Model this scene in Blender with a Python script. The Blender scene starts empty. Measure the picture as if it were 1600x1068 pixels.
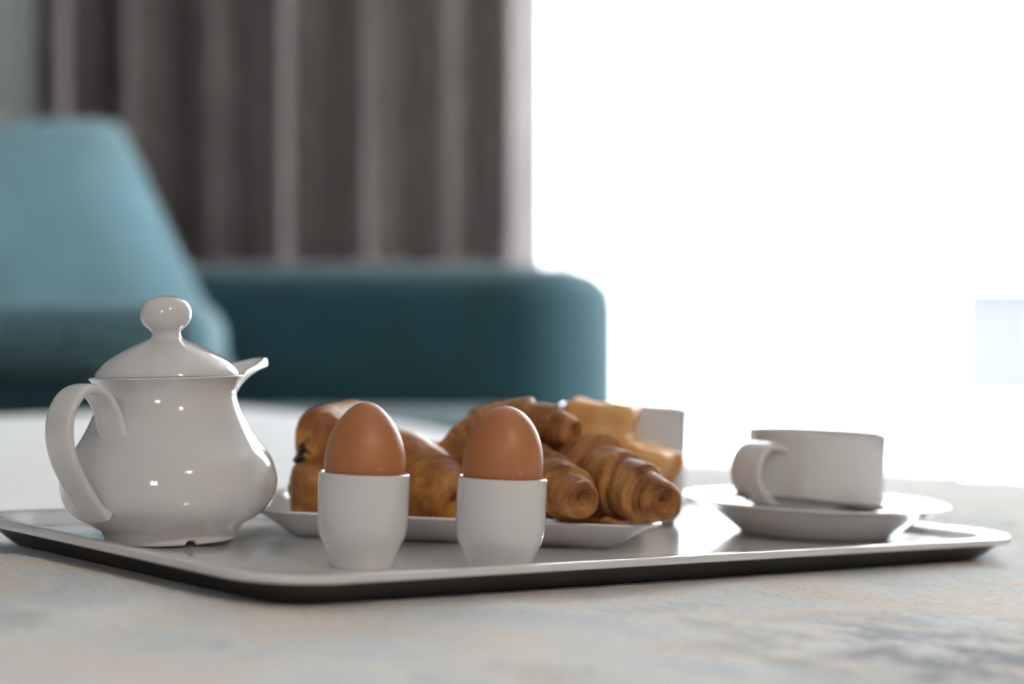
import bpy, bmesh, math, random
from mathutils import Vector, Matrix, noise
S = bpy.context.scene
COL = S.collection
R = math.radians
PI = math.pi

# ------------------------------------------------------------------ frame of the bed top (it sags to the right)
SAG = R(2.3)
T = Matrix.Translation((0, 0, .45)) @ Matrix.Rotation(SAG, 4, 'Y')
FPX = 2900.0

# ------------------------------------------------------------------ camera
cam = bpy.data.cameras.new('camera')
camo = bpy.data.objects.new('camera', cam)
COL.objects.link(camo)
camo.location = T @ Vector((0, 0, .13))
camo.rotation_euler = (R(90) - math.atan(12 / FPX), 0, 0)
cam.sensor_width = 36
cam.lens = 36 * FPX / 1600
cam.clip_start = .02
cam.dof.use_dof = True
cam.dof.focus_distance = 1.055
cam.dof.aperture_fstop = 3.1
S.camera = camo

# ------------------------------------------------------------------ world: overcast white sky
W = bpy.data.worlds.new('overcast_sky')
S.world = W
W.use_nodes = True
W.node_tree.nodes['Background'].inputs[0].default_value = (.97, .985, 1, 1)
W.node_tree.nodes['Background'].inputs[1].default_value = 9.0
S.view_settings.view_transform = 'Standard'
S.view_settings.look = 'None'
S.view_settings.gamma = 1
S.view_settings.exposure = 1.40
S.view_settings.use_curve_mapping = False
S.cycles.use_denoising = True
S.cycles.max_bounces = 10
S.cycles.diffuse_bounces = 6
S.cycles.transparent_max_bounces = 12
S.cycles.sample_clamp_indirect = 6


def portal(loc, rot, sx, sy):
    l = bpy.data.lights.new('window_portal', 'AREA')
    l.shape = 'RECTANGLE'; l.size = sx; l.size_y = sy
    l.cycles.is_portal = True
    o = bpy.data.objects.new('window_portal', l)
    o.location = loc; o.rotation_euler = rot
    COL.objects.link(o)


# room limits (metres)
XL, XR, YB, YF, ZC = -2.3, 1.95, 4.22, -2.3, 2.5
portal((.64, YB + .12, 1.2), (R(-90), 0, 0), 2.32, 2.3)      # shines towards -Y
portal((-.55, YF - .12, 1.55), (R(90), 0, 0), .44, .6)     # shines towards +Y

portal((XR + .12, 3.675, 1.2), (0, R(90), 0), 2.3, .75)       # shines towards -X

# ------------------------------------------------------------------ helpers


def srgb(r, g, b):
    f = lambda c: (c / 255 / 12.92) if c / 255 <= .04045 else ((c / 255 + .055) / 1.055) ** 2.4
    return (f(r), f(g), f(b), 1)


class NT:
    def __init__(s, name):
        s.m = bpy.data.materials.new(name)
        s.m.use_nodes = True
        s.t = s.m.node_tree
        s.b = s.t.nodes['Principled BSDF']
        s.out = s.t.nodes['Material Output']

    def n(s, typ, **kw):
        nd = s.t.nodes.new(typ)
        for k, v in kw.items():
            if k in nd.inputs.keys():
                nd.inputs[k].default_value = v
            else:
                setattr(nd, k, v)
        return nd

    def l(s, a, b):
        s.t.links.new(a, b)

    def ramp(s, fac, stops):
        r = s.t.nodes.new('ShaderNodeValToRGB')
        while len(r.color_ramp.elements) < len(stops):
            r.color_ramp.elements.new(.5)
        for e, (p, c) in zip(r.color_ramp.elements, stops):
            e.position = p; e.color = c
        s.l(fac, r.inputs[0])
        return r

    def bump(s, h, strength, dist, prev=None):
        b = s.n('ShaderNodeBump')
        b.inputs['Strength'].default_value = strength
        b.inputs['Distance'].default_value = dist
        s.l(h, b.inputs['Height'])
        if prev:
            s.l(prev.outputs[0], b.inputs['Normal'])
        s.l(b.outputs[0], s.b.inputs['Normal'])
        return b


def plain(name, col, rough=.5, metal=0, coat=0, var=.04, scale=6):
    m = NT(name)
    tc = m.n('ShaderNodeTexCoord')
    nz = m.n('ShaderNodeTexNoise', Scale=scale, Detail=4.0)
    m.l(tc.outputs['Object'], nz.inputs['Vector'])
    c = Vector(col[:3])
    rp = m.ramp(nz.outputs['Fac'], [(.3, (*(c * (1 - var)), 1)), (.7, (*(c * (1 + var)), 1))])
    m.l(rp.outputs[0], m.b.inputs['Base Color'])
    m.b.inputs['Roughness'].default_value = rough
    m.b.inputs['Metallic'].default_value = metal
    m.b.inputs['Coat Weight'].default_value = coat
    return m.m


M = {}
M['porcelain'] = plain('white_porcelain', (.715, .70, .697), .10, coat=.6, var=.01)
M['tray'] = plain('glossy_tray', (.74, .725, .725), .16, coat=.5, var=.015)
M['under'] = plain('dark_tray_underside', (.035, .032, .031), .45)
M['wall'] = plain('wall_paint', (.20, .195, .195), .8)
M['wall_grey'] = plain('cool_wall_paint', (.88, .90, .92), .8)
M['ceil'] = plain('ceiling_paint', (.85, .84, .82), .9)
M['frame'] = plain('white_window_frame', (.75, .78, .80), .4)
M['steel'] = plain('polished_steel', (.30, .285, .28), .25, metal=1)
M['lampwhite'] = plain('lamp_trim', (.8, .8, .8), .4)
M['choc'] = plain('dark_chocolate', (.022, .013, .010), .35, var=.2, scale=200)


def fabric(name, col, sc=900, rough=.9, var=.12, bump=.25, sheen=.3):
    m = NT(name)
    tc = m.n('ShaderNodeTexCoord')
    nz = m.n('ShaderNodeTexNoise', Scale=7.0, Detail=6.0)
    m.l(tc.outputs['Object'], nz.inputs['Vector'])
    c = Vector(col[:3])
    rp = m.ramp(nz.outputs['Fac'], [(.3, (*(c * (1 - var)), 1)), (.7, (*(c * (1 + var)), 1))])
    m.l(rp.outputs[0], m.b.inputs['Base Color'])
    wv = m.n('ShaderNodeTexNoise', Scale=float(sc), Detail=2.0)
    m.l(tc.outputs['Object'], wv.inputs['Vector'])
    m.bump(wv.outputs['Fac'], bump, .001)
    m.b.inputs['Roughness'].default_value = rough
    m.b.inputs['Sheen Weight'].default_value = sheen
    return m


M['teal'] = fabric('teal_velvet', (.021, .078, .098)).m
M['teal_light'] = fabric('teal_cushion_and_lit_arm', (.115, .235, .28)).m  # the cushion's own colour; on the near arm it stands in for light
M['sheet'] = fabric('white_bed_sheet', (.90, .89, .90), 500, var=.02).m
M['carpet'] = fabric('grey_carpet', (.16, .145, .14), 300).m


def curtain_mat():
    m = fabric('taupe_curtain_cloth', (.27, .235, .23), 400, sheen=.15)
    tr = m.n('ShaderNodeBsdfTranslucent'); tr.inputs[0].default_value = (.34, .29, .28, 1)
    mx = m.n('ShaderNodeMixShader'); mx.inputs[0].default_value = .2
    m.l(m.b.outputs[0], mx.inputs[1]); m.l(tr.outputs[0], mx.inputs[2])
    m.l(mx.outputs[0], m.out.inputs[0])
    return m.m


def sheer_mat():
    m = NT('sheer_voile')
    tc = m.n('ShaderNodeTexCoord')
    nz = m.n('ShaderNodeTexNoise', Scale=300.0)
    m.l(tc.outputs['Object'], nz.inputs['Vector'])
    rp = m.ramp(nz.outputs['Fac'], [(.3, (.86, .87, .88, 1)), (.7, (.94, .95, .96, 1))])
    tr = m.n('ShaderNodeBsdfTranslucent'); m.l(rp.outputs[0], tr.inputs[0])
    df = m.n('ShaderNodeBsdfDiffuse'); m.l(rp.outputs[0], df.inputs[0])
    tp = m.n('ShaderNodeBsdfTransparent')
    a = m.n('ShaderNodeMixShader'); a.inputs[0].default_value = .30
    m.l(tr.outputs[0], a.inputs[1]); m.l(df.outputs[0], a.inputs[2])
    b = m.n('ShaderNodeMixShader'); b.inputs[0].default_value = .45
    m.l(a.outputs[0], b.inputs[1]); m.l(tp.outputs[0], b.inputs[2])
    m.l(b.outputs[0], m.out.inputs[0])
    return m.m


def glass_mat():
    m = NT('window_glass')
    tp = m.n('ShaderNodeBsdfTransparent'); tp.inputs[0].default_value = (.96, .98, .98, 1)
    gl = m.n('ShaderNodeBsdfGlossy'); gl.inputs['Roughness'].default_value = .02
    fr = m.n('ShaderNodeFresnel')
    mx = m.n('ShaderNodeMixShader')
    m.l(fr.outputs[0], mx.inputs[0]); m.l(tp.outputs[0], mx.inputs[1]); m.l(gl.outputs[0], mx.inputs[2])
    m.l(mx.outputs[0], m.out.inputs[0])
    return m.m


M['curtain'] = curtain_mat()
M['sheer'] = sheer_mat()
M['glass'] = glass_mat()


def egg_mat():
    m = NT('brown_eggshell')
    tc = m.n('ShaderNodeTexCoord')
    nz = m.n('ShaderNodeTexNoise', Scale=60.0, Detail=8.0)
    m.l(tc.outputs['Object'], nz.inputs['Vector'])
    rp = m.ramp(nz.outputs['Fac'], [(.3, (.45, .165, .060, 1)), (.7, (.50, .195, .075, 1))])
    vo = m.n('ShaderNodeTexNoise', Scale=420.0, Detail=1.0)
    m.l(tc.outputs['Object'], vo.inputs['Vector'])
    sp = m.ramp(vo.outputs['Fac'], [(.74, (0, 0, 0, 1)), (.78, (1, 1, 1, 1))])
    mx = m.n('ShaderNodeMix', data_type='RGBA')
    m.l(sp.outputs[0], mx.inputs[0]); m.l(rp.outputs[0], mx.inputs[6])
    mx.inputs[7].default_value = (.62, .33, .19, 1)
    m.l(mx.outputs[2], m.b.inputs['Base Color'])
    fn = m.n('ShaderNodeTexNoise', Scale=1500.0, Detail=2.0)
    m.l(tc.outputs['Object'], fn.inputs['Vector'])
    m.bump(fn.outputs['Fac'], .12, .0003)
    m.b.inputs['Roughness'].default_value = .42
    m.b.inputs['Subsurface Weight'].default_value = .08
    m.b.inputs['Subsurface Radius'].default_value = (.004, .0015, .0008)
    m.b.inputs['Subsurface Scale'].default_value = 1
    return m.m


M['egg'] = egg_mat()


def pastry_mat(name, lo, mid, hi, su, streak=1.0, rough=.45, patch=40.0):
    """lo/mid/hi: baked, brown and golden tones; streaks run round the roll along its UV"""
    m = NT(name)
    tc = m.n('ShaderNodeTexCoord')
    mp = m.n('ShaderNodeMapping')
    mp.inputs['Scale'].default_value = (su, 3.0, 1)
    m.l(tc.outputs['UV'], mp.inputs['Vector'])
    a = m.n('ShaderNodeTexNoise', Scale=1.0, Detail=5.0, Roughness=.65, Distortion=.6)
    m.l(mp.outputs[0], a.inputs['Vector'])
    b = m.n('ShaderNodeTexNoise', Scale=patch, Detail=6.0, Roughness=.6)
    m.l(tc.outputs['Object'], b.inputs['Vector'])
    ad = m.n('ShaderNodeMath', operation='MULTIPLY_ADD')
    m.l(a.outputs['Fac'], ad.inputs[0]); ad.inputs[1].default_value = .5 * streak
    m.l(b.outputs['Fac'], ad.inputs[2])
    k = .5 + .25 * streak
    rp = m.ramp(ad.outputs[0], [(k - .20, lo), (k - .02, mid), (k + .17, hi)])
    m.l(rp.outputs[0], m.b.inputs['Base Color'])
    mq = m.n('ShaderNodeMapping'); mq.inputs['Scale'].default_value = (su * 4.5, 2.2, 1)
    m.l(tc.outputs['UV'], mq.inputs['Vector'])
    e = m.n('ShaderNodeTexNoise', Scale=1.0, Detail=3.0, Roughness=.6, Distortion=1.2)
    m.l(mq.outputs[0], e.inputs['Vector'])
    el = m.ramp(e.outputs['Fac'], [(.36, (1 - .5 * streak,) * 3 + (1,)), (.50, (1, 1, 1, 1))])
    mu = m.n('ShaderNodeMix', data_type='RGBA', blend_type='MULTIPLY'); mu.inputs[0].default_value = .8
    m.l(rp.outputs[0], mu.inputs[6]); m.l(el.outputs[0], mu.inputs[7])
    m.l(mu.outputs[2], m.b.inputs['Base Color'])
    c = m.n('ShaderNodeTexNoise', Scale=320.0, Detail=4.0)
    m.l(tc.outputs['Object'], c.inputs['Vector'])
    b1 = m.bump(a.outputs['Fac'], .55 * streak, .002)
    b2 = m.bump(e.outputs['Fac'], .5 * streak, .0012, b1)
    m.bump(c.outputs['Fac'], .35, .0012, b2)
    m.b.inputs['Roughness'].default_value = rough
    m.b.inputs['Coat Weight'].default_value = .03
    m.b.inputs['Specular IOR Level'].default_value = .35
    m.b.inputs['Coat Roughness'].default_value = .35
    return m.m


M['croissant'] = pastry_mat('baked_croissant_crust', (.16, .052, .014, 1), (.37, .145, .042, 1), (.62, .30, .095, 1), 46, 1.0, .56)
M['pain'] = pastry_mat('glazed_pastry_crust', (.20, .060, .013, 1), (.34, .125, .030, 1), (.58, .27, .060, 1), 12, .5, .36, 34)
M['puff'] = pastry_mat('golden_puff_pastry', (.55, .22, .05, 1), (.78, .40, .12, 1), (.92, .60, .26, 1), 6, .4, .6, 30)


MOTIF = (-.17, .85, -.01)


def runner_mat():
    m = NT('woven_bed_runner_cloth')
    tc = m.n('ShaderNodeTexCoord')
    mp = m.n('ShaderNodeMapping'); mp.inputs['Scale'].default_value = (1.0, 1.25, 1)
    m.l(tc.outputs['Object'], mp.inputs['Vector'])
    a = m.n('ShaderNodeTexNoise', Scale=9.0, Detail=7.0, Roughness=.68, Distortion=.5)
    m.l(mp.outputs[0], a.inputs['Vector'])
    base = m.ramp(a.outputs['Fac'], [(.36, srgb(226, 232, 236)), (.46, srgb(238, 240, 241)), (.54, srgb(244, 235, 227)), (.64, srgb(245, 233, 222))])
    b = m.n('ShaderNodeTexNoise', Scale=5.0, Detail=8.0, Roughness=.75)
    b.noise_dimensions = '4D'; b.inputs['W'].default_value = 3.7
    m.l(tc.outputs['Object'], b.inputs['Vector'])
    dk = m.ramp(b.outputs['Fac'], [(.56, (0, 0, 0, 1)), (.70, (.85, .85, .85, 1))])
    # one large blue-grey motif woven into the near right of the cloth
    mo = m.n('ShaderNodeVectorMath', operation='DISTANCE'); mo.inputs[1].default_value = MOTIF
    m.l(tc.outputs['Object'], mo.inputs[0])
    mr = m.ramp(mo.outputs['Value'], [(.06, (1, 1, 1, 1)), (.17, (0, 0, 0, 1))])
    mn = m.n('ShaderNodeTexNoise', Scale=26.0, Detail=6.0, Roughness=.7)
    m.l(mp.outputs[0], mn.inputs['Vector'])
    mt = m.ramp(mn.outputs['Fac'], [(.46, (0, 0, 0, 1)), (.60, (1, 1, 1, 1))])
    mm_ = m.n('ShaderNodeMath', operation='MULTIPLY'); m.l(mr.outputs[0], mm_.inputs[0]); m.l(mt.outputs[0], mm_.inputs[1])
    mxx = m.n('ShaderNodeMath', operation='MAXIMUM'); m.l(mm_.outputs[0], mxx.inputs[0]); m.l(dk.outputs[0], mxx.inputs[1])
    mx = m.n('ShaderNodeMix', data_type='RGBA')
    m.l(mxx.outputs[0], mx.inputs[0]); m.l(base.outputs[0], mx.inputs[6]); mx.inputs[7].default_value = srgb(140, 150, 158)
    th = m.n('ShaderNodeTexNoise', Scale=520.0, Detail=4.0, Roughness=.7)
    mp2 = m.n('ShaderNodeMapping'); mp2.inputs['Scale'].default_value = (.35, 1, 1)
    m.l(tc.outputs['Object'], mp2.inputs['Vector']); m.l(mp2.outputs[0], th.inputs['Vector'])
    tr = m.ramp(th.outputs['Fac'], [(.36, (.74, .75, .76, 1)), (.50, (1, 1, 1, 1))])
    mu = m.n('ShaderNodeMix', data_type='RGBA', blend_type='MULTIPLY')
    mu.inputs[0].default_value = .8
    m.l(mx.outputs[2], mu.inputs[6]); m.l(tr.outputs[0], mu.inputs[7])
    m.l(mu.outputs[2], m.b.inputs['Base Color'])
    m.bump(th.outputs['Fac'], .9, .0015)
    m.b.inputs['Roughness'].default_value = .9
    m.b.inputs['Sheen Weight'].default_value = .2
    return m.m


M['runner'] = runner_mat()


def mesh(name, vs, fs, mat, parent=None, smooth=True, uv=None, M4=None, local=None):
    me = bpy.data.meshes.new(name)
    me.from_pydata([tuple(v) for v in vs], [], fs)
    if uv:
        lay = me.uv_layers.new(name='UVMap')
        for lp in me.loops:
            lay.data[lp.index].uv = uv[lp.vertex_index]
    bm = bmesh.new(); bm.from_mesh(me)
    bmesh.ops.recalc_face_normals(bm, faces=bm.faces)
    bm.to_mesh(me); bm.free()
    me.materials.append(mat)
    if smooth:
        me.polygons.foreach_set('use_smooth', [True] * len(me.polygons))
    o = bpy.data.objects.new(name, me)
    COL.objects.link(o)
    if parent:
        o.parent = parent
    if M4 is not None:
        o.matrix_basis = M4
    return o


def tag(o, label=None, cat=None, group=None, kind=None):
    if label: o['label'] = label
    if cat: o['category'] = cat
    if group: o['group'] = group
    if kind: o['kind'] = kind
    return o


def empty(name, M4, label, cat, group=None):
    o = bpy.data.objects.new(name, None)
    o.empty_display_size = .02
    COL.objects.link(o)
    o.matrix_basis = M4
    return tag(o, label, cat, group)


def onbed(x, y, z=0, rz=0):
    return T @ Matrix.Translation((x, y, z)) @ Matrix.Rotation(rz, 4, 'Z')


def grid_faces(rows, cols, closed=True, off=0):
    f = []
    for i in range(rows - 1):
        for j in range(cols if closed else cols - 1):
            k = (j + 1) % cols
            f.append((off + i * cols + j, off + i * cols + k, off + (i + 1) * cols + k, off + (i + 1) * cols + j))
    return f


def smooth_profile(pts, n=6):
    """Catmull-Rom through (r,z) pts; a point given twice stays a corner"""
    out = []
    P = [Vector(p) for p in pts]
    for i in range(len(P) - 1):
        p0 = P[max(i - 1, 0)]; p1 = P[i]; p2 = P[i + 1]; p3 = P[min(i + 2, len(P) - 1)]
        if (p2 - p1).length < 1e-9:
            continue
        for k in range(n):
            t = k / n
            out.append(.5 * (2 * p1 + (p2 - p0) * t + (2 * p0 - 5 * p1 + 4 * p2 - p3) * t * t + (3 * p1 - p0 - 3 * p2 + p3) * t ** 3))
    out.append(P[-1])
    return out


def lathe(prof, seg=96, fn=None):
    vs = []
    for i_, p in enumerate(prof):
        for j in range(seg):
            a = 2 * PI * j / seg
            r = max(p[0], 1e-5)
            v = Vector((r * math.cos(a), r * math.sin(a), p[1]))
            vs.append(fn(v, a, i_) if fn else v)
    return vs, grid_faces(len(prof), seg)


def catmull(pts, n):
    return smooth_profile(pts, n)


def sweep(path, width, thick, up=Vector((0, 1, 0)), seg=20, power=2.6, cap=True):
    """flat strap: section `width` along `up`, `thick` across; width/thick may be functions of t"""
    N = len(path); vs = []
    for i, p in enumerate(path):
        t = i / (N - 1)
        tg = (path[min(i + 1, N - 1)] - path[max(i - 1, 0)]).normalized()
        side = tg.cross(up).normalized()
        w = width(t) if callable(width) else width
        h = thick(t) if callable(thick) else thick
        for j in range(seg):
            a = 2 * PI * j / seg
            c, s = math.cos(a), math.sin(a)
            cx = math.copysign(abs(c) ** (2 / power), c) * w / 2
            sy = math.copysign(abs(s) ** (2 / power), s) * h / 2
            vs.append(p + up * cx + side * sy)
    fs = grid_faces(N, seg)
    if cap:
        fs.append(tuple(range(seg))); fs.append(tuple((N - 1) * seg + j for j in range(seg)))
    return vs, fs


def rrect(hx, hy, r, n=10):
    """rounded rectangle outline (CCW), 4*(n+1) points"""
    out = []
    for cx, cy, a0 in ((hx - r, hy - r, 0), (-hx + r, hy - r, 90), (-hx + r, -hy + r, 180), (hx - r, -hy + r, 270)):
        for k in range(n + 1):
            a = R(a0 + 90 * k / n)
            out.append((cx + r * math.cos(a), cy + r * math.sin(a)))
    return out


def loft_rect(hx, hy, r0, prof, n=10, fn=None):
    """prof: list of (offset outward, z)"""
    vs = []; cnt = 4 * (n + 1)
    for o, z in prof:
        for (x, y) in rrect(hx + o, hy + o, max(r0 + o, .002), n):
            v = Vector((x, y, z))
            vs.append(fn(v) if fn else v)
    fs = grid_faces(len(prof), cnt)
    fs.append(tuple(range(cnt)))
    fs.append(tuple((len(prof) - 1) * cnt + j for j in range(cnt)))
    return vs, fs


def rbox(hx, hy, hz, r, seg=4, div=1):
    """rounded box vertices via bmesh bevel, centred"""
    bm = bmesh.new()
    bmesh.ops.create_cube(bm, size=1)
    for v in bm.verts:
        v.co.x *= 2 * hx; v.co.y *= 2 * hy; v.co.z *= 2 * hz
    bmesh.ops.bevel(bm, geom=bm.edges[:], offset=r, segments=seg, profile=.5, affect='EDGES')
    vs = [v.co.copy() for v in bm.verts]
    bm.verts.index_update()
    fs = [tuple(v.index for v in f.verts) for f in bm.faces]
    bm.free()
    return vs, fs


def box_at(name, c, h, mat, parent=None, r=None, M4=None):
    if r:
        vs, fs = rbox(*h, r)
    else:
        vs, fs = rbox(*h, min(h) * .05, 1)
    vs = [v + Vector(c) for v in vs]
    return mesh(name, vs, fs, mat, parent, smooth=bool(r), M4=M4)


def nz3(v, s, seed=0):
    return noise.noise(Vector((v[0] * s + seed * 7.1, v[1] * s - seed * 3.3, v[2] * s + seed * 1.7)))


# ================================================================== THE ROOM
def slab(name, x0, x1, y0, y1, z0, z1, mat, parent=None):
    vs = [(x, y, z) for z in (z0, z1) for (x, y) in ((x0, y0), (x1, y0), (x1, y1), (x0, y1))]
    fs = [(0, 1, 2, 3), (4, 5, 6, 7), (0, 1, 5, 4), (1, 2, 6, 5), (2, 3, 7, 6), (3, 0, 4, 7)]
    return mesh(name, vs, fs, mat, parent, smooth=False)


def frame_wall(name, x0, x1, y0, y1, wx0, wx1, wz0, wz1, mat):
    """a wall with one window opening, four solid pieces in one mesh"""
    vs, fs = [], []
    for (a, b, c, d) in ((x0, wx0, 0, ZC), (wx1, x1, 0, ZC), (wx0, wx1, 0, wz0), (wx0, wx1, wz1, ZC)):
        if b - a < 1e-4 or d - c < 1e-4:
            continue
        o = len(vs)
        vs += [(x, y, z) for z in (c, d) for (x, y) in ((a, y0), (b, y0), (b, y1), (a, y1))]
        fs += [tuple(o + i for i in f) for f in ((0, 1, 2, 3), (4, 5, 6, 7), (0, 1, 5, 4), (1, 2, 6, 5), (2, 3, 7, 6), (3, 0, 4, 7))]
    return tag(mesh(name, vs, fs, mat, smooth=False), kind='structure')


tag(slab('floor', XL, XR, YF, YB + .2, -.1, 0, M['carpet']), kind='structure')
tag(slab('ceiling', XL, XR, YF, YB + .2, ZC, ZC + .1, M['ceil']), kind='structure')
tag(slab('wall_left', XL - .1, XL, YF - .2, YB + .2, 0, ZC, M['wall']), kind='structure')
frame_wall('wall_back', XL, XR, YB, YB + .2, -.52, 1.80, .05, 2.35, M['wall_grey'])
frame_wall('wall_front', XL, XR, YF - .2, YF, -.77, -.33, 1.25, 1.85, M['wall'])


wr = frame_wall('wall_right', YF - .2, YB + .2, 0, .2, 3.3, 4.05, .05, 2.35, M['wall'])
wr.data.transform(Matrix.Translation((XR + .2, 0, 0)) @ Matrix.Rotation(R(90), 4, 'Z'))


def window(name, x0, x1, z0, z1, y, posts):
    w = bpy.data.objects.new(name, None); COL.objects.link(w); w.location = ((x0 + x1) / 2, y, z0)
    tag(w, kind='structure')
    cx = (x0 + x1) / 2
    edges = [x0 - cx] + [p - cx for p in posts] + [x1 - cx]
    for e in edges:
        slab('window_frame', e - .025, e + .025, -.03, .03, 0, z1 - z0, M['frame'], w)
    slab('window_frame', x0 - cx, x1 - cx, -.03, .03, 0, .05, M['frame'], w)
    slab('window_frame', x0 - cx, x1 - cx, -.03, .03, z1 - z0 - .05, z1 - z0, M['frame'], w)
    for a, b in zip(edges[:-1], edges[1:]):
        slab('pane', a + .025, b - .025, -.004, .004, .05, z1 - z0 - .05, M['glass'], w)
    return w


window('window_1', -.52, 1.80, .05, 2.35, YB + .08, [.12, 1.02])
window('window_2', -.77, -.33, 1.25, 1.85, YF - .08, [-.55])
w3 = window('window_3', 3.3, 4.05, .05, 2.35, 0, [])
w3.location = (XR + .08, 3.675, .05); w3.rotation_euler = (0, 0, R(90))

# curtains ---------------------------------------------------------


def drape(name, x0, x1, y, z0, z1, folds, amp, mat, label, cat, seed=0, thick=.002):
    rnd = random.Random(seed)
    nx, nzv = folds * 14, 26
    # irregular fold phase
    ph = [0]
    for i in range(nx):
        ph.append(ph[-1] + (1 + .75 * noise.noise(Vector((i / 19, seed * 5.3, 0)))))
    tot = ph[-1]
    front = []
    for k in range(nzv):
        z = z0 + (z1 - z0) * k / (nzv - 1)
        for i in range(nx + 1):
            u = i / nx
            p = ph[i] / tot * folds * 2 * PI
            am = amp * (.75 + .45 * noise.noise(Vector((u * 9, seed, z * .4))))
            x = x0 + (x1 - x0) * u + .35 * amp * math.sin(2 * p + .6)
            yy = y + am * math.sin(p) + .25 * amp * math.sin(2.3 * p + z * .5)
            front.append(Vector((x, yy, z)))
    c = nx + 1
    vs = front + [v + Vector((0, thick, 0)) for v in front]
    n = len(front)
    fs = grid_faces(nzv, c, False) + [tuple(reversed(f)) for f in grid_faces(nzv, c, False, n)]
    for k in range(nzv - 1):
        for e in (0, nx):
            a, b = k * c + e, (k + 1) * c + e
            fs.append((a, b, b + n, a + n))
    for k in (0, nzv - 1):
        for i in range(nx):
            a, b = k * c + i, k * c + i + 1
            fs.append((a, b, b + n, a + n))
    org = Vector(((x0 + x1) / 2, y, z0))
    o = mesh(name, [v - org for v in vs], fs, mat, M4=Matrix.Translation(org))
    return tag(o, label, cat)


drape('blackout_curtain', -1.03, .055, 3.97, .02, 2.42, 7, .085, M['curtain'],
      'dark taupe pleated curtain hanging behind the teal sofa', 'curtain', 3)
drape('sheer_curtain', .03, .985, 4.10, .02, 2.42, 12, .028, M['sheer'],
      'white sheer curtain glowing in front of the window', 'curtain', 8, .0)

# pale building seen through the clear pane on the right ------------
bld = empty('distant_building', Matrix.Translation((7.2, 19.0, -3.0)), 'pale hazy building outside the clear window pane at the right edge', 'building')
M['facade'] = plain('pale_facade', (.036, .038, .040), .9)
M['facade2'] = plain('bright_lower_facade', (.75, .76, .78), .9)
M['facade_glass'] = plain('facade_window_glass', (.026, .029, .033), .3)
slab('upper_facade', -2.7, 5, 0, 6, 2.9, 4.1, M['facade'], bld)
slab('lower_facade', -2.7, 5, -.1, 6, 0, 2.9, M['facade2'], bld)
slab('roof', -2.8, 5.1, -.2, 6.2, 4.1, 4.25, M['facade2'], bld)
for i in range(4):
    slab('window', -1.9 + i * 1.7, -.7 + i * 1.7, -.03, .02, 3.1, 3.8, M['facade_glass'], bld)
tag(slab('ground_outside', -30, 40, YB + .5, 60, -3.2, -3.0, M['facade2']), kind='structure')

# ================================================================== SOFA
sofa = empty('sofa', Matrix.Translation((-.45, 3.1, 0)) @ Matrix.Rotation(R(-3), 4, 'Z'),
             'teal upholstered sofa with rounded arms in front of the taupe curtain', 'sofa')
box_at('base', (-.22, 0, .17), (.66, .30, .11), M['teal'], sofa, .03)
box_at('seat', (-.2, -.01, .365), (.70, .27, .085), M['teal'], sofa, .05)
vs, fs = loft_rect(.87, .20, .198, [(-.15, .71), (-.08, .709), (-.05, .701), (-.022, .684), (-.006, .660), (0, .630), (0, .10), (-.01, .06), (-.03, .05)], 14)
mesh('armrest', [v + Vector((-.24, .46, 0)) for v in vs], fs, M['teal'], sofa)
box_at('armrest', (-.61, -.36, .30), (.62, .08, .235), M['teal'], sofa, .03)
box_at('armrest_lit_top', (-.60, -.37, .572), (.645, .10, .056), M['teal_light'], sofa, .052)  # lighter piece paints the light on the arm's top, same upholstery
box_at('backrest', (-1.12, 0, .40), (.13, .42, .36), M['teal'], sofa, .08)
for sx in (-1.0, .35):
    for sy in (-.26, .26):
        vs, fs = lathe([(.0, 0), (.014, 0), (.022, .065), (.0, .065)], 16)
        mesh('leg', [v + Vector((sx, sy, 0)) for v in vs], fs, M['steel'], sofa)


def cushion(name, w, h, d, M4, mat, label):
    n = 28; vs = []; fs = []
    for side in (1, -1):
        off = len(vs)
        for i in range(n + 1):
            for j in range(n + 1):
                u = -1 + 2 * i / n; v = -1 + 2 * j / n
                e = ((1 - u ** 4) * (1 - v ** 4)) ** .5
                pin = 1 - .06 * (1 - abs(v) ** 2) * abs(u) ** 3
                pin2 = 1 - .06 * (1 - abs(u) ** 2) * abs(v) ** 3
                z = side * d / 2 * e * (1 + .12 * noise.noise(Vector((u * 1.6, v * 1.6, side * 3))))
                vs.append(Vector((u * w / 2 * pin, z, v * h / 2 * pin2)))
        fs += grid_faces(n + 1, n + 1, False, off)
    o = mesh(name, vs, fs, mat, M4=M4)
    bm = bmesh.new(); bm.from_mesh(o.data); bmesh.ops.remove_doubles(bm, verts=bm.verts, dist=1e-4)
    bmesh.ops.recalc_face_normals(bm, faces=bm.faces); bm.to_mesh(o.data); bm.free()
    o.data.polygons.foreach_set('use_smooth', [True] * len(o.data.polygons))
    return tag(o, label, 'cushion')


cushion('throw_cushion', .56, .56, .18,
        Matrix.Translation((-.785, 3.02, .705)) @ Matrix.Rotation(R(36), 4, 'Z') @ Matrix.Rotation(R(-36), 4, 'X') @ Matrix.Rotation(R(-7), 4, 'Y'),
        M['teal_light'], 'large light teal cushion leaning back on the sofa')

# ================================================================== BED
# axes of the bed on its tilted top: e1 along the bed, e2 across it
E1 = Vector((.891, -.454, 0)); E2 = Vector((.454, .891, 0))
BEDM = T @ Matrix(((E1.x, E2.x, 0, 0), (E1.y, E2.y, 0, 0), (0, 0, 1, 0), (0, 0, 0, 1)))
bed = empty('bed', BEDM @ Matrix.Translation((-.35, 1.15, -.43)), 'wide bed made up with a white sheet under the tray', 'bed')


def bedloc(x0, x1, y0, y1, z0, z1):  # bed coordinates -> local centre and half size
    return ((x0 + x1) / 2 + .35, (y0 + y1) / 2 - 1.15, (z0 + z1) / 2 + .43), ((x1 - x0) / 2, (y1 - y0) / 2, (z1 - z0) / 2)


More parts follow.
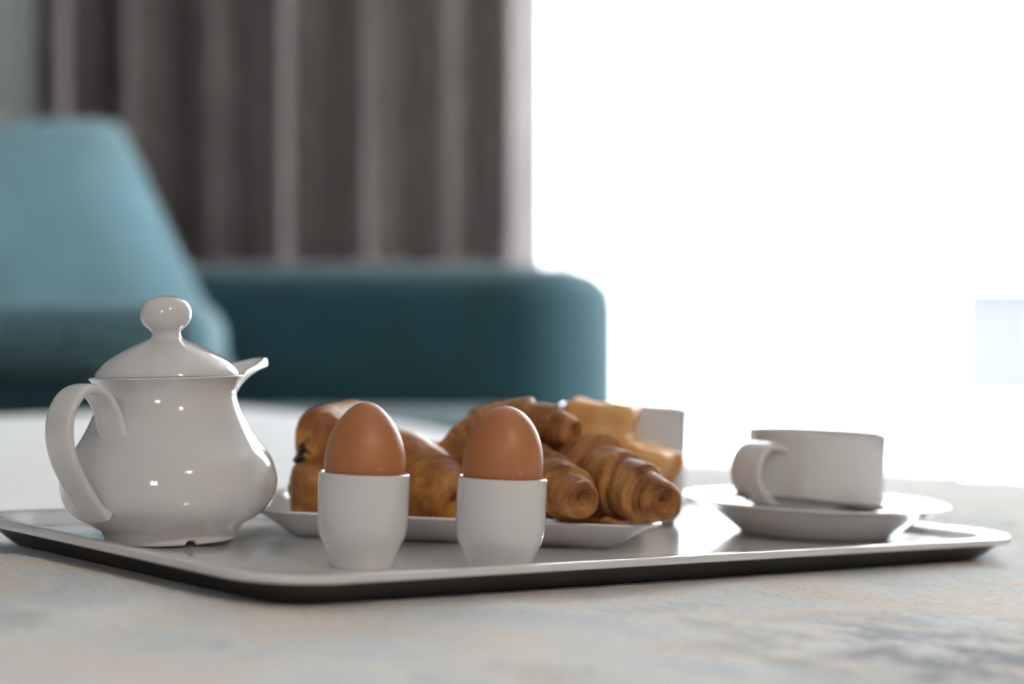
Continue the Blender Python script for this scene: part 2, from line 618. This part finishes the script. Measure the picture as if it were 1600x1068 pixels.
c, h = bedloc(-1.5, .8, .22, 2.10, -.24, -.0135)
box_at('mattress', c, h, M['sheet'], bed, .035)
c, h = bedloc(-1.47, .77, .25, 2.07, -.40, -.24)
box_at('bed_base', c, h, M['carpet'], bed, .02)

# tray frame (needed for the hollow it presses into the runner)
TN = Vector((-.1113, .890, 0)); TU = Vector((math.cos(R(37.5)), math.sin(R(37.5)), 0)); TV = Vector((math.cos(R(132.5)), math.sin(R(132.5)), 0))
TLEN, TWID = .594, .336
TC = TN + TU * TLEN / 2 + TV * TWID / 2
TB = Matrix(((TU.x, TV.x, 0), (TU.y, TV.y, 0), (0, 0, 1)))
TBI = TB.inverted()


def runner():
    x0, x1, y0, y1 = -.75, .10, .24, 2.08
    step = .0045
    nx = int((x1 - x0) / step); ny = int((y1 - y0) / step)
    vs = []
    for j in range(ny + 1):
        y = y0 + (y1 - y0) * j / ny
        for i in range(nx + 1):
            x = x0 + (x1 - x0) * i / nx
            p = E1 * x + E2 * y
            l = TBI @ (p - TC)
            dx = max(abs(l.x) - (TLEN / 2 - .03), 0); dy = max(abs(l.y) - (TWID / 2 - .03), 0)
            d = math.hypot(dx, dy)
            k = min(1, d / .05); k = k * k * (3 - 2 * k)
            w = noise.noise(Vector((x * 9, y * 6, 1.3))) * .0035 + noise.noise(Vector((x * 26, y * 17, 4.1))) * .0016
            f = noise.noise(Vector((x * 95, y * 70, 2))) * .0009 + noise.noise(Vector((x * 210, y * 170, 6))) * .0006
            z = -.0100 + k * (w + .0012) + f * (.3 + .7 * k)
            e = min(x - x0, x1 - x)
            vs.append(Vector((x, y, max(z, -.0128) + (.0004 if e > .004 else 0))))
    c = nx + 1
    fs = grid_faces(ny + 1, c, False)
    n = len(vs)
    # thin underside border so the cloth has an edge
    rim = [i for i in range(c)] + [j * c + nx for j in range(1, ny + 1)] + [ny * c + i for i in range(nx - 1, -1, -1)] + [j * c for j in range(ny - 1, 0, -1)]
    for q in rim:
        vs.append(Vector((vs[q].x, vs[q].y, -.0138)))
    for a in range(len(rim)):
        b = (a + 1) % len(rim)
        fs.append((rim[a], rim[b], n + b, n + a))
    o = mesh('bed_runner', vs, fs, M['runner'], M4=BEDM)
    return tag(o, 'woven bed runner in mottled beige and blue grey lying across the bed', 'bed runner')


runner()


def duvet():
    x0, x1, y0, y1 = -1.5, -.752, .26, 2.09
    nx, ny = 60, 120
    vs = []
    for j in range(ny + 1):
        for i in range(nx + 1):
            x = x0 + (x1 - x0) * i / nx; y = y0 + (y1 - y0) * j / ny
            d = min(x1 - x, .72) / .72; d = d * d * (3 - 2 * d)
            e = min(1, min(x - x0, y - y0, y1 - y) / .06); e = max(0, 1 - (1 - e) ** 2) ** .5
            z = -.012 + e * (.0015 + .030 * d * (.5 + .5 * y / 2.1) + .003 * d * noise.noise(Vector((x * 7, y * 5, 0))))
            vs.append(Vector((x, y, z)))
    fs = grid_faces(ny + 1, nx + 1, False)
    n = len(vs)
    vs += [Vector((v.x, v.y, -.0134)) for v in vs]
    c = nx + 1
    fs += [tuple(reversed(f)) for f in grid_faces(ny + 1, c, False, n)]
    rim = list(range(c)) + [j * c + nx for j in range(1, ny + 1)] + [ny * c + i for i in range(nx - 1, -1, -1)] + [j * c for j in range(ny - 1, 0, -1)]
    for a in range(len(rim)):
        b = (a + 1) % len(rim)
        fs.append((rim[a], rim[b], n + rim[b], n + rim[a]))
    return tag(mesh('duvet', vs, fs, M['sheet'], M4=BEDM), 'plump white duvet on the bed behind the teapot', 'duvet')


duvet()

# ================================================================== TRAY
prof = [(-.010, 0), (-.004, .0002), (.001, .0012), (.006, .0040), (.010, .0064), (.014, .0076), (.020, .0080), (.0225, .0078), (.0236, .0068),
        (.0236, .0042), (.0228, .0034), (.018, .0030), (.015, .0024)]
under = [(.0185, .0028), (.014, .0005), (.008, -.0045), (.003, -.0082), (-.006, -.0088)]
vs, fs = loft_rect(TLEN / 2 - .0236, TWID / 2 - .0236, .020, prof, 12, lambda v: TB @ v)
fs = fs[:-1]
tray = mesh('serving_tray', vs, fs, M['tray'], M4=T @ Matrix.Translation(TC))
tag(tray, 'large glossy white serving tray with a raised rim on the bed runner', 'tray')
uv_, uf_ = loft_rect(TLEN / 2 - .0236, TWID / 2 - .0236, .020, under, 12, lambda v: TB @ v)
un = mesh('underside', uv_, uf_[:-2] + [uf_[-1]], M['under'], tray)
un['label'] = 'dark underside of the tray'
wn = tray.modifiers.new('wn', 'WEIGHTED_NORMAL'); wn.keep_sharp = True

# ================================================================== PLATE
ph = [(-.012, .0042), (-.004, .0044), (.001, .0056), (.022, .0155), (.030, .0182), (.0312, .0182), (.0318, .0174), (.0312, .0164), (.024, .0136),
      (.004, .0018), (.001, .0002), (-.004, 0), (-.008, .0010)]
PCX, PCY, PHX, PHY = -.0310, 1.197, .1285, .082
vs, fs = loft_rect(PHX - .0318, PHY - .0318, .004, ph, 8)
plate = mesh('rectangular_plate', vs, fs, M['porcelain'], M4=onbed(PCX, PCY))
tag(plate, 'rectangular white porcelain plate with flared rim holding the pastries', 'plate')
plate.modifiers.new('wn', 'WEIGHTED_NORMAL')

# ================================================================== TEAPOT
mm = .001
tea = empty('teapot', onbed(-.1965, 1.095, .0008) @ Matrix.Rotation(R(-3.5), 4, 'Y'), 'white porcelain teapot with round lid knob standing at the left of the tray', 'teapot')
SP = R(55)      # spout azimuth
outer = [(33, 2.5), (34.5, .4), (36.5, 0), (38.6, 1.0), (38.8, 3.5), (41, 7), (47, 10.8), (54.5, 15.5), (60, 21.5), (62.8, 29), (63.2, 36.5), (60.3, 46.5), (54, 55.5), (48.5, 64),
         (44, 73), (41, 81), (40.4, 87), (42, 91.8), (44.6, 95), (45.3, 95.9), (44.7, 96.5), (43.6, 96.2)]
inner = [(42.2, 94.5), (39.4, 89.5), (38.4, 85), (39, 79), (42, 72), (46.5, 63), (52, 54.5), (58, 45.5), (60.4, 36), (59.8, 29), (56.5, 22), (50, 16), (40, 10), (20, 6), (0, 5.5)]
pf = [(0, 3.0), (30, 3.0)] + outer + inner
pf = smooth_profile(pf, 4)


RIMI = max(range(len(pf)), key=lambda i: pf[i][1])


def spout_fn(v, a, i):
    d = (a - SP + PI) % (2 * PI) - PI
    z = v.z / mm
    if z > 25 and v.xy.length > .02:
        k = max(0, min(1, (z - 28) / 68)); k = k * k * (3 - 2 * k)
        up_ = max(0, min(1, (z - 76) / 20))
        g = math.exp(-abs(d / R(22)) ** 2.4); g2 = math.exp(-(d / R(24)) ** 2)
        ext = 30 * up_ ** 1.5 * g + 8 * k * g2 * (1 - .3 * up_)
        if i <= RIMI:
            ext += 4.2 * up_ ** 2 * g       # rolled lip, thicker than the wall
        v = v + Vector((math.cos(SP), math.sin(SP), 0)) * (ext * mm)
        v.z += (9.0 * up_ ** 1.3 * g - (4.0 * up_ ** 4 * g ** 1.5 if i < RIMI else 0)) * mm
        # pinch the lip sideways into a channel
        s = Vector((-math.sin(SP), math.cos(SP), 0))
        lat = v.dot(s)
        v -= s * lat * .12 * g * up_
    if z < 2.2 and abs(((a - R(-62) + PI) % (2 * PI)) - PI) < R(5) and v.xy.length > .03:
        v.z += .0022
    return v


vs, fs = lathe([(p[0] * mm, p[1] * mm) for p in pf], 128, spout_fn)
body = mesh('body', vs, fs, M['porcelain'], tea)
lidp = [(0, 93), (38, 93), (40, 95.6), (41.8, 96.6), (41.9, 97.6), (40.6, 100.3), (36.5, 104.6), (30, 109), (20, 114.2), (12.5, 117.4), (9.2, 119.3), (8.4, 121.5)]
lid = mesh('lid', *lathe([(p[0] * mm, p[1] * mm) for p in smooth_profile(lidp, 5)], 96), M['porcelain'], tea)
kn = [(8.4, 121), (8.6, 123), (10.2, 124.6), (13.2, 127.2), (15.1, 131.5), (14.9, 136), (12.4, 140.4), (7.6, 143), (3, 144), (0, 144.2)]
mesh('knob', *lathe([(p[0] * mm, p[1] * mm) for p in smooth_profile(kn, 5)], 64), M['porcelain'], lid)
HD = Vector((math.cos(R(239)), math.sin(R(239)), 0))
hp = [(43, 57), (46.5, 66), (51, 78), (58, 87.5), (68, 91.5), (78.5, 88.5), (86.5, 79), (88.5, 66), (85.5, 53), (79, 41.5), (72, 32), (66, 24.5), (60.5, 20)]
path = [HD * (p[0] * mm) + Vector((0, 0, p[1] * mm)) for p in catmull(hp, 6)]
sd = Vector((-HD.y, HD.x, 0))
vs, fs = sweep(path, lambda t: .0192 + .003 * (abs(2 * t - 1) ** 6), lambda t: .0062 + .003 * abs(2 * t - 1) ** 8, sd, 28, 3.0)
mesh('handle', vs, fs, M['porcelain'], tea)

# ================================================================== EGG CUPS AND EGGS
ec_out = [(0, 1.6), (14, 1.6), (15.4, .2), (16.8, 0), (17.3, .8), (18.0, 3.5), (19.0, 6.6), (21.2, 11.6), (23.4, 16.4), (24.4, 21), (24.75, 26.5), (24.9, 38), (24.95, 49), (24.9, 50.6),
          (24.2, 51.4), (23.3, 51), (22.9, 49.6), (22.9, 40), (22, 33), (18, 27), (10, 23.5), (0, 22.8)]
ecm = None


def egg_cup(x, y, rz, label):
    o = mesh('egg_cup', *lathe([(p[0] * mm, p[1] * mm) for p in smooth_profile(ec_out, 4)], 96), M['porcelain'], M4=onbed(x, y, 0, rz))
    return tag(o, label, 'egg cup', 'egg cups on the tray')


def egg(x, y, z, lean, az, label, taper, w=22.35, up_=34.0, dn=24.0):
    pr = []
    n = 44
    for i in range(n + 1):
        t = PI * i / n                     # 0 bottom, pi top
        c = -math.cos(t); s = math.sin(t)
        if c >= 0:
            zz = up_ * c; r = w * s * (1 - taper * c ** 1.9)
        else:
            zz = dn * c; r = w * s
        pr.append((r * mm, zz * mm))
    M4 = T @ Matrix.Translation((x, y, z)) @ Matrix.Rotation(lean, 4, Vector((math.cos(az), math.sin(az), 0)))
    o = mesh('brown_egg', *lathe(pr, 72), M['egg'], M4=M4)
    return tag(o, label, 'egg', 'boiled eggs in the egg cups')


egg_cup(-.0775, 1.015, 0, 'white porcelain egg cup standing nearer to the teapot')
egg_cup(-.0022, 1.022, 1, 'white porcelain egg cup standing nearer to the croissants, farther from the teapot')
egg(-.0775, 1.015, .0560, R(1.2), R(-90), 'brown egg in the egg cup nearer to the teapot', .16)
egg(-.0022, 1.022, .0565, R(2), R(40), 'brown egg in the egg cup nearer to the croissants', -.02)

# ================================================================== CUPS
cup_p = [(0, 3), (30, 3), (32, .6), (34.5, 0), (37, .4), (44, .8), (46.4, 3), (47, 8), (47.1, 22), (47.4, 40), (47.6, 52.4), (47.0, 53.6), (45.8, 53.4), (45.1, 52),
         (44.6, 38), (44.2, 18), (42.6, 10.5), (38, 7), (20, 5.6), (0, 5.4)]


def cup_handle(az, hp, w, th, parent):
    d = Vector((math.cos(az), math.sin(az), 0)); s = Vector((-d.y, d.x, 0))
    path = [d * (p[0] * mm) + Vector((0, 0, p[1] * mm)) for p in catmull(hp, 6)]
    vs, fs = sweep(path, w, th, s, 24, 3.0)
    return mesh('handle', vs, fs, M['porcelain'], parent)


cup = empty('tea_cup', onbed(.2150, 1.290, .0178), 'low straight white tea cup standing on the saucer at the right', 'cup')
mesh('body', *lathe([(p[0] * mm, p[1] * mm) for p in smooth_profile(cup_p, 4)], 96), M['porcelain'], cup)
cup_handle(R(221), [(44, 41), (52, 43.5), (62, 43), (70, 37), (73, 28), (70.5, 18), (62, 9.5), (52, 6), (44, 8)], .026, .0065, cup)

sc_p = [(0, 3.2), (36, 3.2), (38, .6), (42, 0), (50, .2), (54, 1.6), (60, 6), (70, 12.5), (80, 18), (88, 21.4), (91, 22.4), (91.8, 23.2), (90.6, 24), (86, 23.4), (78, 20.6),
        (68, 18.2), (60, 17.6), (40, 17.4), (0, 17.4)]
sau = mesh('saucer', *lathe([(p[0] * mm, p[1] * mm) for p in smooth_profile(sc_p, 4)], 112), M['porcelain'], M4=onbed(.2150, 1.290, .0002))
tag(sau, 'round white saucer under the tea cup at the right of the tray', 'saucer')

mug = empty('mug', onbed(.0825, 1.333, .0), 'tall straight white porcelain mug standing behind the pastries', 'mug')
mug_p = [(0, 2), (36, 2), (38, 0), (41, .6), (44.5, 4), (45.6, 9), (45.9, 30), (46.1, 78.2), (45.6, 79.4), (44.4, 79.4), (43.4, 78), (43, 40), (42, 8), (36, 5), (0, 5)]
mesh('body', *lathe([(p[0] * mm, p[1] * mm) for p in smooth_profile(mug_p, 4)], 96), M['porcelain'], mug)
cup_handle(R(120), [(43, 66), (52, 68), (62, 66), (69, 57), (70, 45), (66, 31), (56, 22), (43, 21)], .014, .0065, mug)

# teaspoon on the saucer, in front of the cup
sp0 = Vector((.137, 1.252, .0262)); sp1 = Vector((.262, 1.232, .0232))
spo = empty('teaspoon', T @ Matrix.Translation((sp0 + sp1) / 2), 'small steel teaspoon lying on the saucer in front of the tea cup', 'spoon')
ax = (sp1 - sp0); L = ax.length; axn = ax.normalized()
sid = Vector((0, 0, 1)).cross(axn).normalized()
path = [Vector((0, 0, .0012)) + (sp0 - (sp0 + sp1) / 2) + axn * (L * .72 * i / 24) + Vector((0, 0, .0012 * math.sin(PI * i / 24))) for i in range(25)]
vs, fs = sweep(path, lambda t: .0085 - .0045 * t ** .7, .0030, sid, 12, 2.5)
mesh('handle', vs, fs, M['steel'], spo)
bv = []; nb = 14; ns = 24
bc = axn * (L * .72 + .012 - L / 2)
for i in range(nb + 1):
    for j in range(ns):
        a = 2 * PI * j / ns; rr = i / nb
        x = .017 * rr * math.cos(a); y = .0105 * rr * math.sin(a) * (1 + .12 * math.cos(a))
        bv.append(bc + axn * x + sid * y + Vector((0, 0, -.0035 * (1 - rr * rr) + .001)))
bf = grid_faces(nb + 1, ns)
o = mesh('bowl', bv, bf, M['steel'], spo)
so = o.modifiers.new('s', 'SOLIDIFY'); so.thickness = .0009

# ================================================================== PASTRIES


def roll_frame(path):
    """parallel-transport frames"""
    N = len(path); fr = []
    t0 = (path[1] - path[0]).normalized()
    n = Vector((0, 0, 1)); n = (n - t0 * n.dot(t0)).normalized()
    for i in range(N):
        tg = (path[min(i + 1, N - 1)] - path[max(i - 1, 0)]).normalized()
        n = (n - tg * n.dot(tg)).normalized()
        fr.append((tg, n, tg.cross(n)))
    return fr


def croissant(ctrl, rmax, tipr, wraps, seed, label, flat=.92, skew=.9, centre=.5, mat='croissant'):
    """ctrl: spine in tray coordinates; wraps: positions 0..1 of the layer edges"""
    path = catmull(ctrl, 40)
    # resample evenly
    acc = [0]
    for a, b in zip(path[:-1], path[1:]): acc.append(acc[-1] + (b - a).length)
    LEN = acc[-1]; N = 150; ev = []
    k = 0
    for i in range(N + 1):
        s = LEN * i / N
        while k < len(acc) - 2 and acc[k + 1] < s: k += 1
        f = (s - acc[k]) / max(acc[k + 1] - acc[k], 1e-9)
        ev.append(path[k].lerp(path[k + 1], f))
    org = ev[N // 2].copy(); org.z = min(p.z for p in ev) - tipr
    fr = roll_frame(ev)
    SEG = 72
    vs = []; uv = []

    def rad(s):
        e = abs(s - centre) / (centre if s < centre else 1 - centre)
        e = min(max(e, 0), 1)
        env = tipr + (rmax - tipr) * (1 - e ** 1.7)
        # each wrap swells and drops off sharply on its tip side
        d = 0
        for w, hh in wraps:
            if w > centre:
                q = w - s
            else:
                q = s - w
            if 0 <= q < .16:
                d += hh * (1 - q / .16) ** 1.1 * min(1, q / .010) ** .5
            elif -.03 < q < 0:
                d -= .35 * hh * (1 + q / .03)
        return env + d

    def put(i, s, j, rr, ax_):
        a = 2 * PI * j / SEG
        tg, n, b = fr[i]
        dr = (n * math.cos(a) * flat + b * math.sin(a))
        return ev[i] + dr * rr + tg * ax_

    rows = 0
    CAP = 9
    for c in range(CAP):                   # cap at start
        f = c / CAP
        for j in range(SEG):
            a = 2 * PI * j / SEG
            sw = ((f * 2.6 + a / (2 * PI)) % 1.0)
            dome = -math.sqrt(max(0, 1 - f * f)) * tipr * .55
            dep = .0030 * (1 - f) ** 2 + .0011 * (1 - sw)
            vs.append(put(0, 0, j, rad(0) * f * 1.0 + 1e-5, dome + dep)); uv.append((-.08 * (1 - f) + sw * .02, j / SEG))
        rows += 1
    for i in range(N + 1):
        s = i / N
        for j in range(SEG):
            a = 2 * PI * j / SEG
            edge = min(s, 1 - s) / .12; edge = min(1, edge)
            s2 = s + edge * .055 * skew * math.sin(a + seed) + .012 * edge * noise.noise(Vector((math.cos(a) * 1.3, math.sin(a) * 1.3, s * 6 + seed)))
            s2 = min(max(s2, 0), 1)
            p = put(i, s, j, rad(s2), 0)
            rr = rad(s2) + .0011 * nz3(p, 55, seed) + .0005 * nz3(p, 170, seed) + .00016 * math.sin(s2 * 330 + 6 * nz3(p, 60, seed + 2))
            vs.append(put(i, s, j, rr, 0)); uv.append((s2, j / SEG))
        rows += 1
    for c in range(CAP - 1, -1, -1):
        f = c / CAP
        for j in range(SEG):
            a = 2 * PI * j / SEG
            sw = ((f * 2.6 + a / (2 * PI)) % 1.0)
            dome = math.sqrt(max(0, 1 - f * f)) * tipr * .55
            dep = .0105 * max(0, 1 - f * 1.5) ** 1.0 + .0016 * (1 - sw)
            vs.append(put(N, 1, j, rad(1) * f + 1e-5, dome - dep)); uv.append((1 + .08 * (1 - f) - sw * .02, j / SEG))
        rows += 1
    vs = [v - org for v in vs]
    o = mesh('croissant', vs, grid_faces(rows, SEG), M[mat], M4=T @ Matrix.Translation(org), uv=uv)
    return tag(o, label, 'croissant', 'croissants on the plate')


V = Vector
croissant([V((-.034, 1.240, .034)), V((-.012, 1.205, .041)), V((.0135, 1.166, .042)), V((.0455, 1.110, .0325))], .0220, .0125, [(.2, .003), (.60, .0046), (.77, .0030), (.91, .0034)], 1.1,
          'golden croissant with its tip towards the front, right beside the egg cup near the croissants', centre=.42)
croissant([V((.006, 1.264, .036)), V((.036, 1.222, .043)), V((.060, 1.174, .042)), V((.0945, 1.110, .0335))], .0240, .0130, [(.2, .003), (.58, .0062), (.76, .0034), (.90, .0036)], 2.6,
          'large brown croissant whose rolled tip hangs over the right rim of the plate', centre=.42)
croissant([V((-.042, 1.200, .044)), V((-.018, 1.206, .064)), V((.008, 1.204, .071)), V((.040, 1.186, .0690))], .0185, .0110, [(.3, .002), (.66, .0034), (.85, .0030)], 4.2,
          'croissant lying on top of the others behind the egg near the croissants')
croissant([V((-.104, 1.206, .048)), V((-.082, 1.190, .046)), V((-.058, 1.171, .038)), V((-.034, 1.150, .026))], .0265, .0195, [(.2, .002), (.80, .0012)], 5.5,
          'smooth brown croissant sloping down between the two egg cups', mat='pain')


def pain(M4, lx, ly, lz, seed, label, choc_end=-1, crease=.30, ex=.75):
    """rolled rectangular pastry; axis along local x"""
    N, SEG = 46, 56
    vs = []; uv = []
    for i in range(N + 1):
        u = -1 + 2 * i / N
        k = (1 - abs(u) ** 6) ** .36 if abs(u) < 1 else 0
        for j in range(SEG):
            a = 2 * PI * j / SEG
            c, s = math.cos(a), math.sin(a)
            y = math.copysign(abs(c) ** ex, c); z = math.copysign(abs(s) ** ex, s)
            zz = (z + 1) / 2
            dent = 1 - .11 * math.exp(-((zz - crease) / .07) ** 2)
            p = Vector((u * lx / 2, y * ly / 2 * (k * .55 + .45 if abs(u) < 1 else .45) * dent, z * lz / 2 * (k * .5 + .5)))
            if abs(u) >= .999:
                p.y *= .9; p.z *= .9
            p += p.normalized() * (.0016 * nz3(p, 60, seed) + .0007 * nz3(p, 160, seed))
            vs.append(p); uv.append((u, j / SEG))
    fs = grid_faces(N + 1, SEG)
    n = len(vs)
    for e, base in ((-1, 0), (1, N * SEG)):   # end faces with a shallow swirl
        prev = base
        for q in (.8, .6, .4, .2):
            off = len(vs)
            for j in range(SEG):
                v = vs[base + j]
                sw = ((q * 2.2 + j / SEG) % 1)
                vs.append(Vector((v.x + e * (.0025 * (1 - q) - .0016 * sw), v.y * q, v.z * q))); uv.append((e * (1 + .1 * (1 - q)), j / SEG))
            for j in range(SEG):
                k2 = (j + 1) % SEG
                fs.append((prev + j, prev + k2, off + k2, off + j))
            prev = off
        fs.append(tuple(prev + j for j in range(SEG)))
    o = mesh('chocolate_pastry', vs, fs, M['pain'], M4=M4, uv=uv)
    tag(o, label, 'pastry', 'chocolate pastries on the plate')
    if choc_end:
        for (yy, zz, ww) in ((.26, -.27, .010), (.13, -.10, .013)):
            st = [Vector((choc_end * (lx / 2 - .012 + .0125 * t / 8), yy * ly, zz * lz)) for t in range(9)]
            a, b = sweep(st, ww, .0068, Vector((0, -.62, .78)), 18, 2.4)
            a = [v + Vector((nz3(v, 300, 1), nz3(v, 350, 5), nz3(v, 350, 8))) * .0022 for v in a]
            c = mesh('chocolate_stick', a, b, M['choc'], o)
            c['label'] = 'dark chocolate stick showing at the end'
    return o


# lower block on the plate and the roll stacked on it
pain(T @ Matrix.Translation((-.0965, 1.176, .0250)) @ Matrix.Rotation(R(4), 4, 'Z'), .079, .050, .040, 2,
     'squared chocolate pastry lying lowest behind the egg cup nearer to the teapot', 0)
pain(T @ Matrix.Translation((-.1100, 1.200, .0600)) @ Matrix.Rotation(R(66), 4, 'Z') @ Matrix.Rotation(R(-4), 4, 'Y'), .066, .034, .043, 9,
     'chocolate pastry with dark filling at its end stacked behind the egg nearer to the teapot', -1, .05, .95)


def puff(M4, sx, sy, sz, seed, label):
    n = 16
    bm = bmesh.new()
    bmesh.ops.create_cube(bm, size=2)
    bmesh.ops.subdivide_edges(bm, edges=bm.edges[:], cuts=n, use_grid_fill=True)
    uvv = []
    for v in bm.verts:
        p = v.co.copy()
        q = max(abs(p.x), abs(p.y), abs(p.z))
        l = (abs(p.x) ** 7 + abs(p.y) ** 7 + abs(p.z) ** 7) ** (1 / 7)
        p = p * (q / l)
        if p.z > .5:
            p.z -= .16 * (1 - p.x * p.x) * (1 - p.y * p.y)
        f = 1 - .06 * math.sin(p.z * 5 + seed)
        w = Vector((p.x * sx / 2 * f, p.y * sy / 2 * f, p.z * sz / 2))
        w += w.normalized() * (.0032 * nz3(w, 38, seed) + .0014 * nz3(w, 95, seed))
        v.co = w
        uvv.append((p.z, math.atan2(p.y, p.x) / 6.28))
    bm.verts.index_update()
    vs = [v.co.copy() for v in bm.verts]; fs = [tuple(v.index for v in f.verts) for f in bm.faces]
    bm.free()
    o = mesh('puff_pastry', vs, fs, M['puff'], M4=M4, uv=uvv)
    return tag(o, label, 'pastry', 'golden puff pastries on the plate')


puff(T @ Matrix.Translation((.0615, 1.238, .070)) @ Matrix.Rotation(R(-14), 4, 'Z') @ Matrix.Rotation(R(5), 4, 'Y'), .046, .040, .038, 1,
     'pale golden square puff pastry, topmost on the pile beside the mug')
puff(T @ Matrix.Translation((.0905, 1.240, .0415)) @ Matrix.Rotation(R(-25), 4, 'Z') @ Matrix.Rotation(R(14), 4, 'Y'), .040, .040, .040, 2,
     'pale golden puff pastry behind the large brown croissant at the right rim')
puff(T @ Matrix.Translation((.058, 1.246, .0285)) @ Matrix.Rotation(R(8), 4, 'Z'), .042, .040, .044, 5,
     'pale golden puff pastry lying under the topmost square one')
puff(T @ Matrix.Translation((-.040, 1.243, .0380)) @ Matrix.Rotation(R(20), 4, 'Z'), .048, .036, .042, 3,
     'pale golden puff pastry half hidden at the back between the two eggs')

# ================================================================== CEILING DOWNLIGHTS (behind the camera)
for (x, y) in ((1.35, -1.25),):
    d = empty('ceiling_downlight', Matrix.Translation((x, y, ZC)), 'round recessed ceiling downlight behind the viewer', 'lamp')
    mesh('trim_ring', *lathe([(.040, -.001), (.055, -.001), (.056, -.006), (.040, -.008), (.038, -.002)], 40), M['lampwhite'], d)
    l = bpy.data.lights.new('downlight_bulb', 'AREA'); l.shape = 'DISK'; l.size = .07; l.energy = 16; l.color = (1, .86, .72)
    lo = bpy.data.objects.new('downlight_bulb', l); COL.objects.link(lo); lo.parent = d; lo.location = (0, 0, -.010)
